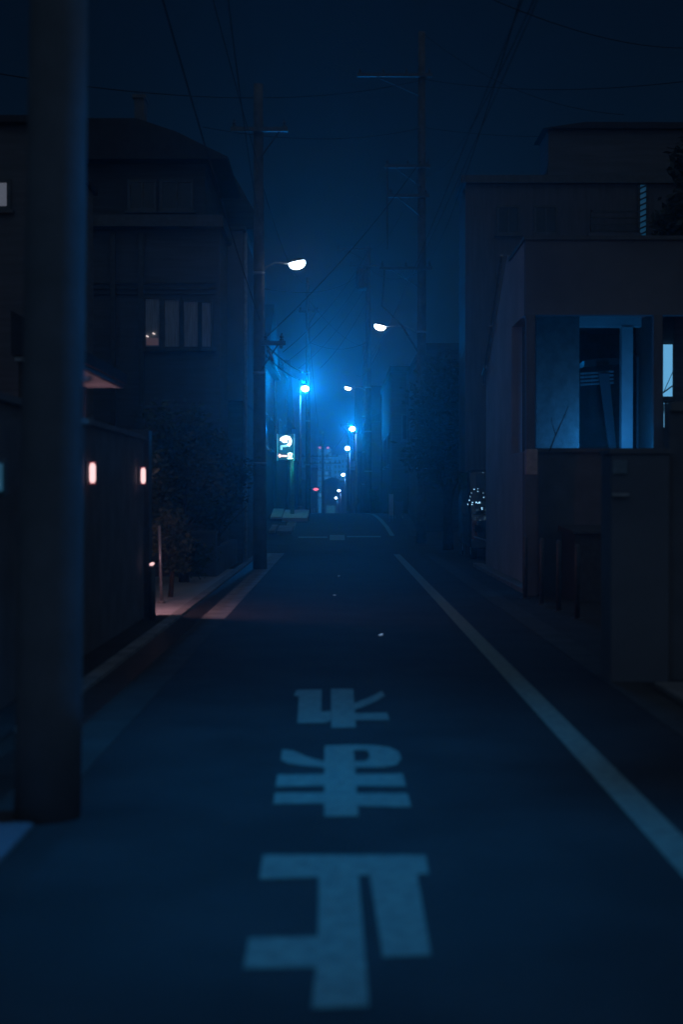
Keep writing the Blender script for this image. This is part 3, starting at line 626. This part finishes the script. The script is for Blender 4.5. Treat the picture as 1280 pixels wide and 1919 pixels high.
# low glinting post, downpipe
p = P(284, 1057, 17.9)
t = thing('bollard', (xg+.22, 17.9, 0), 'short black bollard with a small bright rosy cap light', 'bollard')
bx_ = X(284, 17.9)
b = MB(); b.tube([(bx_, 17.9, -.02), (bx_, 17.9, Z(1062, 17.9))], .045, 14); b.build('post', 'darksteel', t, True)
b = MB(); b.ell((bx_, 17.9, Z(1057, 17.9)), (.032, .032, .020), 14, 6, -1, 1, .35); b.build('cap_light', 'warm', t, True)
t = thing('standpipe', (X(299, 20.6), 20.6, 0), 'thin upright pale pipe lit rosy near its foot', 'pipe')
b = MB(); b.tube([(X(302, 20.6), 20.6, 0), (X(298, 20.6), 20.6, Z(985, 20.6))], .022, 10); b.build('pipe', 'steel', t, True)
b = MB(); b.tube([(X(302, 20.6), 20.6, 0), (X(302, 20.6), 20.6, .05)], .05, 10); b.build('foot', 'concrete', t, True)
# small lit panel just cut by the frame's left edge
t = thing('doorbell_panel', P(-4, 895, 9.1), 'small softly lit bluish panel half cut by the picture edge', 'doorbell')
p = P(-4, 895, 9.1); b = MB(); b.box(p.x-.05, p.x+.03, 9.06, 9.1, p.z-.09, p.z+.09, .006); b.build('panel', emit('doorbell_glow', (.02, .16, .26), .22), t)
b = MB(); b.box(p.x-.07, p.x+.05, 9.103, 9.13, p.z-.12, p.z+.12, .006); b.build('back_plate', 'frame', t)
t = thing('gate_block', (p.x-1, 9.3, 0), 'blurred dark gate wall behind the thick pole', 'wall')
b = MB(); b.box(-5.2, xg-.22, 9.14, 9.4, -.05, 2.28); b.build('wall', 'block', t)
b = MB(); b.box(-5.2, xg-.22, 9.11, 9.43, 2.283, 2.34); b.build('coping', 'block', t)

# low fence beyond the lit patch
t = thing('low_wall', (-3.4, 29, 0), 'low grey wall at the back of the lit forecourt', 'wall')
b = MB(); b.box(-6.0, -2.35, 27.2, 27.4, -.05, Z(1000, 27.2)); b.build('wall', 'plaster2', t)
b = MB(); b.box(-6.0, -2.33, 27.17, 27.43, Z(1000, 27.2)+.003, Z(1000, 27.2)+.05); b.build('coping', 'concrete', t)
b = MB(); b.box(-2.5, -2.35, 27.45, 34, -.05, .55); b.build('return_wall', 'plaster2', t)

# ------------------------------------------------------------------ trees and shrubs
def foliage(b, c, rad, n, leaf, rnd, clumps=None, zflat=1.0):
    clumps = clumps or max(6, n//90)
    cl = []
    for k in range(clumps):
        u = Vector((rnd.gauss(0, 1), rnd.gauss(0, 1), rnd.gauss(0, 1))).normalized()*rnd.uniform(.35, 1.0)
        cl.append((Vector((c[0]+u.x*rad[0]*.8, c[1]+u.y*rad[1]*.8, c[2]+u.z*rad[2]*.8)), rnd.uniform(.16, .36)*min(rad)))
    for i in range(n):
        cc, cr = rnd.choice(cl)
        p = cc + Vector((rnd.gauss(0, .6), rnd.gauss(0, .6), rnd.gauss(0, .5)))*cr
        a = Vector((rnd.gauss(0, 1), rnd.gauss(0, 1), rnd.gauss(0, .5))).normalized(); q = a.cross(Vector((rnd.gauss(0, 1), rnd.gauss(0, 1), rnd.gauss(0, 1)))).normalized()
        s = leaf*rnd.uniform(.6, 1.3)
        b.add([p-a*s, p+q*s*.45, p+a*s, p-q*s*.45], [(0, 1, 2, 3)])
def tree(name, label, x, d, z0, ztop, rad, n, leaf, mat, seed, cat='tree', base=.35, group='trees and shrubs by the street'):
    rnd = random.Random(seed); t = thing(name, (x, d, z0), label, cat, group)
    zc = z0+(ztop-z0)*(1+base)/2; rz = (ztop-z0)*(1-base)/2
    b = MB(); h = ztop-z0; tr = max(.02, h*.022)
    b.tube([(x, d, z0-.05), (x+.03*h*rnd.uniform(-1, 1), d, z0+h*.3), (x+.04*h*rnd.uniform(-1, 1), d, z0+h*.75)], [tr*1.3, tr, tr*.35], 10)
    for k in range(9):
        a = rnd.uniform(0, 6.28); hh = z0+h*rnd.uniform(.2, .6); L = rnd.uniform(.5, .9)
        b.tube([(x, d, hh), (x+rad*L*.5*math.cos(a), d+rad*L*.5*math.sin(a), hh+h*.12), (x+rad*L*math.cos(a), d+rad*L*math.sin(a), hh+h*.22)], [tr*.5, tr*.3, tr*.1], 6)
    b.build('trunk', 'bark', t, True)
    b = MB(); foliage(b, (x, d, zc), (rad, rad*.9, rz), n, leaf, rnd); b.build('crown', mat, t)
    return t
tree('broadleaf_tree', 'dark rounded tree between the tall bare pole and the annex', 3.05, 39.6, .0, Z(650, 39.6), 1.35, 9000, .10, 'leaf2', 11, base=.22)
tree('broadleaf_tree', 'big dark tree top rising over the annex roof', X(1305, 33), 33, 0, Z(205, 33), 1.15, 7000, .12, 'leaf2', 12, base=.45)
tree('garden_tree', 'bushy garden tree behind the rosy lamps', X(215, 23.5), 23.5, 0, Z(790, 23.5), 1.1, 6000, .06, 'leaf', 13, base=.25)
tree('garden_tree', 'loose garden tree under the four curtained panes', X(345, 25.5), 25.5, 0, Z(735, 25.5), 1.0, 7000, .06, 'leaf', 14, base=.22)
tree('garden_shrub', 'low leafy shrub lit faintly above the pale patch', X(318, 21.8), 21.8, 0, Z(935, 21.8), .45, 2600, .04, 'leaf', 15, 'shrub', .15)
tree('garden_shrub', 'spreading low shrub at the end of the black bollard', X(350, 25.6), 25.6, 0, Z(1000, 25.6), .7, 2400, .04, 'leaf', 16, 'shrub', .05)
tree('garden_tree', 'shadowy tree in front of the plain building end', X(405, 28.5), 28.5, 0, Z(790, 28.5), .75, 4500, .06, 'leaf2', 17, base=.2)
tree('street_shrub', 'small shrub at the foot of the far transformer pole', X(702, 66), 66, GZ(66), Z(900, 66), .35, 1200, .05, 'leaf', 18, 'shrub', .1)
t = thing('bare_twig', P(1030, 846, 22.3), 'bare dark twig leaning up against the glowing porch wall', 'twig')
b = MB(); b.tube([P(1030, 846, 22.3), P(1042, 815, 22.32), P(1058, 780, 22.3), P(1066, 760, 22.28)], [.012, .010, .007, .004], 6); b.build('stem', 'bark', t, True)
b = MB(); b.tube([P(1042, 815, 22.32), P(1036, 796, 22.3), P(1034, 782, 22.3)], [.007, .005, .003], 5); b.build('side_shoot', 'bark', t, True)
# loose climbing leaves by the wall end
tree('garden_shrub', 'sparse shrub peeping over the dark lamp wall', X(215, 19.6), 19.6, 0, Z(800, 19.6), .6, 2500, .045, 'leaf', 20, 'shrub', .5)

# ------------------------------------------------------------------ parked van
vd = 37.0; vx0 = X(878, vd)
vx0 += 0.0; vx1 = vx0+1.45; zr_ = Z(878, vd)
t = thing('parked_van', ((vx0+vx1)/2, vd, 0), 'dark parked van half hidden by the annex wall, glowing dots for windscreen reflections', 'van')
b = MB(); y0 = 33.9
body = [(y0, .28), (y0+3.3, .28), (y0+3.3, zr_-.10), (y0+3.1, zr_), (y0+.75, zr_), (y0+.55, zr_-.06), (y0+.12, 1.12), (y0, .95)]
def ins(poly, k): 
    cx_ = sum(p[0] for p in poly)/len(poly); cz_ = sum(p[1] for p in poly)/len(poly); return [((p[0]-cx_)*k+cx_, (p[1]-cz_)*k+cz_) for p in poly]
vx0 = X(878, 34.2)
vx1 = vx0+1.45; zr_ = Z(880, 34.6)
rings = []
for xx, k in ((vx0+.0, .90), (vx0+.06, .97), (vx0+.2, 1.0), (vx1-.2, 1.0), (vx1-.06, .97), (vx1, .90)):
    body = [(y0, .28), (y0+3.3, .28), (y0+3.3, zr_-.10), (y0+3.1, zr_), (y0+.75, zr_), (y0+.55, zr_-.06), (y0+.12, 1.12), (y0, .95)]
    rings.append([(xx, p[0], p[1]) for p in ins(body, k)])
b.rings(rings); b.build('body', 'car', t)
b = MB(); b.add([(vx0+.14, y0+.10, 1.18), (vx1-.14, y0+.10, 1.18), (vx1-.22, y0+.50, zr_-.12), (vx0+.22, y0+.50, zr_-.12)], [(0, 1, 2, 3)]); b.v = [(v[0], v[1]-.03, v[2]) for v in b.v]
b.add([(vx0+.14, y0+.09, 1.18), (vx1-.14, y0+.09, 1.18), (vx1-.22, y0+.49, zr_-.12), (vx0+.22, y0+.49, zr_-.12)], [(3, 2, 1, 0)]); ws = b.build('windscreen', 'glass', t)
b = MB(); b.box(vx0+.05, vx1-.05, y0-.07, y0-.002, .30, .52, .02); b.build('bumper', 'frame', t)
b = MB(); b.tube([(vx0+.10, y0-.09, .58), (vx0+.42, y0-.09, .47)], .02, 8); b.build('bumper_trim', 'steel', t)
for s_, xx in ((0, vx0+.12), (1, vx1-.32)):
    b = MB(); b.box(xx, xx+.2, y0-.03, y0+.0, .68, .86, .01); b.build('headlight', 'glass', t)
    for yy in (y0+.55, y0+2.75):
        xw = vx0+.08 if s_ == 0 else vx1-.22
        b = MB(); b.tube([(xw, yy, .29), (xw+.14, yy, .29)], .29, 20); w = b.build('wheel', 'tyre', t)
        b = MB(); b.tube([(xw-.005, yy, .29), (xw+.145, yy, .29)], .17, 16); b.build('rim', 'steel', w)
b = MB(); b.box(vx0+.5, vx0+.83, y0-.09, y0-.075, .36, .5); b.build('number_plate', 'white_board', t)
b = MB(); b.box(vx0-.16, vx0-.04, y0+.3, y0+.36, 1.12, 1.36, .01); b.tube([(vx0-.05, y0+.33, 1.2), (vx0+.08, y0+.36, 1.2)], .015, 6); b.build('mirror', 'frame', t)
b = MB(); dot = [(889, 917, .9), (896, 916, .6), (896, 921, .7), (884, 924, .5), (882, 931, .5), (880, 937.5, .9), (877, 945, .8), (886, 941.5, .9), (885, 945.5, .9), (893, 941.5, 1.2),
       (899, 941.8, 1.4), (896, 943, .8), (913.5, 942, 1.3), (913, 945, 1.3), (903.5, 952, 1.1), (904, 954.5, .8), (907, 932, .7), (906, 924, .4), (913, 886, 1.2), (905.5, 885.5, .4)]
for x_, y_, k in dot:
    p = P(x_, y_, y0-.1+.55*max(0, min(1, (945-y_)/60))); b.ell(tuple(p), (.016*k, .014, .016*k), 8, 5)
ls = b.build('windscreen_glints', 'glint_glow', t, True)  # emissive dots stand in for lamp reflections in the windscreen
b = MB()
for seg in (((877, 945), (880, 937), (884, 924), (889, 917), (896, 916), (906, 924)), ((886, 942), (899, 942), (913, 942)), ((903, 952), (913, 944))):
    b.tube([P(x_, y_, y0-.08+.5*max(0, min(1, (945-y_)/60))) for x_, y_ in seg], .004, 5)
b.build('wire', 'cable', ls)  # thin line added to join the reflection dots

# ------------------------------------------------------------------ far end things
dT = 350
t = thing('tower_block', (X(627, dT), dT+6, GZ(dT)-.1), 'far tower block with two red roof beacons', 'tower')
b = MB(); b.box(X(596, dT), X(622, dT), dT, dT+12, GZ(dT)-.1, Z(841, dT)); b.build('wall', 'tower_glow', t)
b = MB(); b.box(X(622.4, dT), X(656, dT), dT+1, dT+12, GZ(dT)-.1, Z(853, dT)); b.build('wing', 'tower_glow', t)
for k, x_ in enumerate((599.5, 614.5)):
    b = MB(); p = P(x_, 840, dT); b.ell((p.x, dT+.5, p.z+.1), (.36, .3, .33), 10, 6); b.build('beacon', 'beacon', t, True)
rnd = random.Random(3)
for r_ in range(8):
    z_ = Z(853, dT)-.9-1.35*r_
    b = MB(); b.box(X(596, dT), X(622, dT), dT-.12, dT-.003, z_-.28, z_); b.build('balcony', 'frame', t)
    for x_ in (599, 605, 611, 617):
        if rnd.random() < .75:
            b = MB(); b.box(X(x_, dT), X(x_+2.6, dT), dT-.06, dT-.003, z_+.15, z_+.85); b.build('window', 'glass' if rnd.random() < .8 else 'win_blue', t)
    for x_ in (627, 634, 641, 648):
        b = MB(); b.box(X(x_, dT), X(x_+3.4, dT), dT+.94, dT+.997, z_-.9, z_-.2); b.build('window', 'glass', t)
b = MB(); b.tube([(X(606.5, dT), dT+1, Z(841, dT)), (X(606.5, dT), dT+1, Z(826, dT))], .08, 6); b.build('antenna', 'steel', t)
dH = 260
t = thing('house', (X(622, dH), dH+3, GZ(dH)-.1), 'far dark gabled house with a glowing shutter closing the street view', 'house', 'houses lining the street')
b = MB(); b.box(X(606, dH), X(640, dH), dH, dH+7, GZ(dH)-.1, Z(908, dH)); b.build('wall', 'siding', t)
b = MB(); b.prism([(X(604, dH), Z(908, dH)+.01), (X(642, dH), Z(908, dH)+.01), (X(636, dH), Z(898, dH)), (X(621, dH), Z(894, dH)), (X(609, dH), Z(899, dH))], 'y', dH-.2, dH+7.2); b.build('roof', 'rooftile', t)
b = MB(); b.box(X(612, dH), X(627.5, dH), dH-.06, dH-.003, Z(968, dH), Z(947, dH)); b.build('shutter', 'shutter_glow', t)
b = MB()
for k in range(6): b.box(X(612.3, dH), X(627.2, dH), dH-.09, dH-.063, Z(963-k*3, dH), Z(962.4-k*3, dH))
b.build('shutter_rib', 'frame', t)
for x_, y_ in ((611, 918), (630, 925)): window(t, X(x_, dH), X(x_+4, dH), Z(y_+8, dH), Z(y_, dH), dH, 'y', mat='win_blue_dim', bars=0)
for (lab, xa, xb, d_, zt_, mt) in (('pale slab block far behind the small far pole', 657, 690, 300, 878, 'plaster2'), ('far dark block just left of the tower', 560, 594, 280, 880, 'siding'),
                                    ('far dark low block right of the receding lamps', 640, 668, 235, 905, 'siding2')):
    t = thing('far_building', (X((xa+xb)/2, d_), d_+4, GZ(d_)), lab, 'building', 'far buildings closing the street')
    b = MB(); b.box(X(xa, d_), X(xb, d_), d_, d_+8, GZ(d_)-.1, Z(zt_, d_)); b.build('wall', mt, t)
    b = MB(); b.box(X(xa, d_)-.2, X(xb, d_)+.2, d_-.2, d_+8.2, Z(zt_, d_)+.01, Z(zt_, d_)+.4); b.build('roof', 'rooftile', t)
    for k in range(3):
        b = MB(); xx = X(xa+5+k*8, d_); b.box(xx, xx+.45, d_-.05, d_-.003, Z(zt_+14, d_), Z(zt_+8, d_)); b.build('window', 'win_blue_dim' if k == 1 else 'glass', t)
# traffic signal
dS = 140; p = P(592, 917, dS); xs0 = X(577, dS)
t = thing('traffic_signal', (X(577, dS), dS, GZ(dS)), 'far traffic signal showing a red light over the street edge', 'traffic signal')
b = MB(); b.tube([(xs0, dS+.2, GZ(dS)-.1), (xs0, dS+.2, p.z+.3)], .09, 10); b.build('post', 'steel', t, True)
b = MB(); b.box(X(580.5, dS), p.x+.32, dS, dS+.2, p.z-.22, p.z+.22, .03); h = b.build('housing', 'darksteel', t)
for k, x_ in enumerate((583, 587.5)):
    b = MB(); q = P(x_, 917, dS); b.tube([(q.x, dS-.02, q.z), (q.x, dS-.003, q.z)], .13, 16); b.build('dark_lens', 'glass', h)
b = MB(); b.ell((p.x-.01, dS-.03, p.z), (.26, .08, .13), 16, 8); b.build('red_lens', 'red', h, True)
b = MB(); b.box(p.x-.3, p.x+.3, dS-.16, dS-.005, p.z+.16, p.z+.18); b.build('visor', 'darksteel', h)
# white boards and posts near the crest
for (x0_, x1_, d_, y0_, y1_, lab, nm, ct) in ((729, 737.5, 49, 966, 926, 'narrow upright white board leaning by the far kerb', 'notice_board', 'board'),
        (740, 756, 50.5, 966, 940, 'wide dull pale panel beside the narrow white board', 'fence_panel', 'panel')):
    t = thing(nm, (X((x0_+x1_)/2, d_), d_, GZ(d_)), lab, ct)
    b = MB(); b.box(X(x0_, d_), X(x1_, d_), d_, d_+.03, Z(y0_, d_), Z(y1_, d_), .006); b.build('board', 'white_board' if ct == 'board' else 'plaster2', t)
    b = MB()
    for xx in (X(x0_, d_)+.02, X(x1_, d_)-.02): b.tube([(xx, d_+.05, GZ(d_)), (xx, d_+.05, Z(y1_, d_)+.02)], .014, 8)
    b.build('frame', 'steel', t)
for (x_, y_, d_, lab) in ((595, 948, 72, 'short white post by the street edge, tallest of three'), (589, 952, 72, 'short white post in the middle of three'), (584, 953, 72, 'short white post nearest the pale pole')):
    t = thing('marker_post', (X(x_, d_), d_, GZ(d_)), lab, 'post', 'short white posts at the far kerb')
    b = MB(); b.tube([(X(x_, d_), d_, GZ(d_)), (X(x_, d_), d_, Z(y_, d_))], .045, 10); b.build('post', 'white_board', t, True)
    b = MB(); b.tube([(X(x_, d_), d_, Z(y_, d_)), (X(x_, d_), d_, Z(y_, d_)+.03)], [.05, .02], 10); b.build('cap', 'steel', t, True)

# ------------------------------------------------------------------ overhead cables
ncab = 0
def cable(a, c, sag, r, label, clamps=(), bright=False):
    a = Vector(a); c = Vector(c); n = 28
    if not clamps: r *= .68
    pts = [a.lerp(c, i/n) - Vector((0, 0, sag*4*(i/n)*(1-i/n))) for i in range(n+1)]
    t = thing('overhead_cable', a, label, 'cable', 'overhead cables across and along the street')
    b = MB(); b.tube(pts, r, 6); b.build('wire', 'cable', t, True)
    for (u, L, rr) in clamps:
        q = a.lerp(c, u) - Vector((0, 0, sag*4*u*(1-u))); u2 = u+.01; q2 = a.lerp(c, u2) - Vector((0, 0, sag*4*u2*(1-u2)))
        dv = (q2-q).normalized(); b = MB(); b.tube([q-dv*L/2, q-dv*L*.4, q+dv*L*.4, q+dv*L/2], [rr*.5, rr, rr, rr*.5], 12); b.build('splice_closure', 'steel', t, True)
    return t
cable((1.62, 10, 5.9), (q.x if False else X(690, 68), 67.8, 7.8), .35, .007, 'bright thin cable sweeping from the upper corner to the transformer pole', bright=True)
cable((1.85, 10, 6.1), (X(690, 68), 67.8, 8.1), .40, .007, 'thin cable running close beside the brightest sweeping one')
cable((-1.75, 8, 8.6), (X(487, 30), 29.9, 8.4), .2, .010, 'dark cable from the thick pole to the slim pole, upper one')
cable((-1.72, 8, 7.0), (X(487, 30), 29.9, Z(600, 30)), .2, .013, 'dark cable from the thick pole to the slim pole, lower one')
cable(P(497, 645, 30), P(577, 698, 62), .15, .018, 'cable with the upper silver splice by the widest glowing lamp', clamps=((.73, 1.0, .065),), bright=True)
cable(P(499, 668, 30), P(577, 714, 62), .15, .016, 'cable with the lower silver splice by the widest glowing lamp', clamps=((.78, .8, .065), (.66, .12, .05), (.72, .45, .035)), bright=True)
cable(P(690, 640, 68), P(577, 640, 62), .35, .014, 'slack cable crossing between transformer pole and pale pole')
cable(P(712, 650, 44), P(668, 703, 66), .35, .010, 'short bright cable hanging below the oval lamp on the bare pole', bright=True)
cable(P(790, 300, 42), P(490, 640, 30), .25, .018, 'thick drop wire from the bare pole crossing down to the slim pole')
cable(P(690, 470, 68), P(530, 660, 46), .4, .018, 'upper drop wire fanning from the transformer pole')
cable(P(690, 500, 68), P(520, 690, 46), .5, .014, 'middle drop wire fanning from the transformer pole')
cable(P(690, 530, 68), P(560, 690, 60), .4, .013, 'lower drop wire fanning from the transformer pole')
cable(P(690, 560, 68), P(600, 690, 72), .3, .013, 'steep short wire fanning from the transformer pole')
cable(P(-50, 130, 24), P(790, 150, 42), .5, .016, 'high wire crossing the whole sky to the bare pole top')
cable(P(790, 148, 42), P(1340, 145, 34), .3, .016, 'high wire from the bare pole top over the tall dark block')
cable(P(380, 238, 34), P(790, 240, 42), .3, .013, 'lower level sky wire between house roof and bare pole')
cable(P(790, 238, 42), P(1300, 232, 36), .3, .013, 'lower level sky wire from bare pole towards the tree top')
cable(P(975, 0, 14), P(790, 505, 42), .5, .009, 'dark cable descending steeply to the lamp crossarm of the bare pole')
cable(P(1010, -20, 13), P(795, 330, 42), .5, .009, 'dark cable descending from the upper corner to the bare pole')
cable(P(425, -20, 15), P(487, 420, 30), .2, .009, 'thin dark cable descending to the slim pole top')
cable(P(790, 507, 42), P(690, 500, 68), .4, .013, 'wire from the bare pole crossarm to the transformer pole')
cable(P(790, 320, 42), P(690, 468, 68), .6, .013, 'long wire between the tops of bare pole and transformer pole')
cable(P(487, 330, 30), P(577, 530, 62), .7, .013, 'long dark wire from slim pole top to pale pole top')
cable(P(490, 540, 30), P(690, 500, 68), .5, .012, 'low sagging wire crossing from slim pole to transformer pole')
cable(P(1280, 90, 30), P(880, -20, 20), .2, .012, 'wire slanting across the top corner above the big tree')
cable(P(1170, 215, 34), P(790, 60, 42), .5, .012, 'service wire from bare pole tip to the tall dark block')
cable(P(577, 560, 62), P(683, 650, 84), .4, .013, 'distant wire between the pale pole and the pole behind the tall lamp')
cable(P(605, 856, 150), P(653, 800, 118), .5, .02, 'farthest wire between the two small far poles')
cable(P(577, 590, 62), P(605, 855, 150), 1.2, .018, 'long far wire running down to the thin far pole')

# ------------------------------------------------------------------ haze
b = MB(); b.box(-200, 200, -32, 620, -14, 24); hz = b.build('haze', 'concrete'); tag(hz, 'thin night haze filling the street', kind='stuff')
hm = bpy.data.materials.new('haze'); hm.use_nodes = True; nn = hm.node_tree.nodes; nn.clear()
pvv = nn.new('ShaderNodeVolumePrincipled'); out = nn.new('ShaderNodeOutputMaterial'); hm.node_tree.links.new(pvv.outputs[0], out.inputs['Volume'])
pvv.inputs['Color'].default_value = (.85, .92, 1, 1); pvv.inputs['Density'].default_value = .0028; pvv.inputs['Anisotropy'].default_value = .88
hz.data.materials.clear(); hz.data.materials.append(hm)
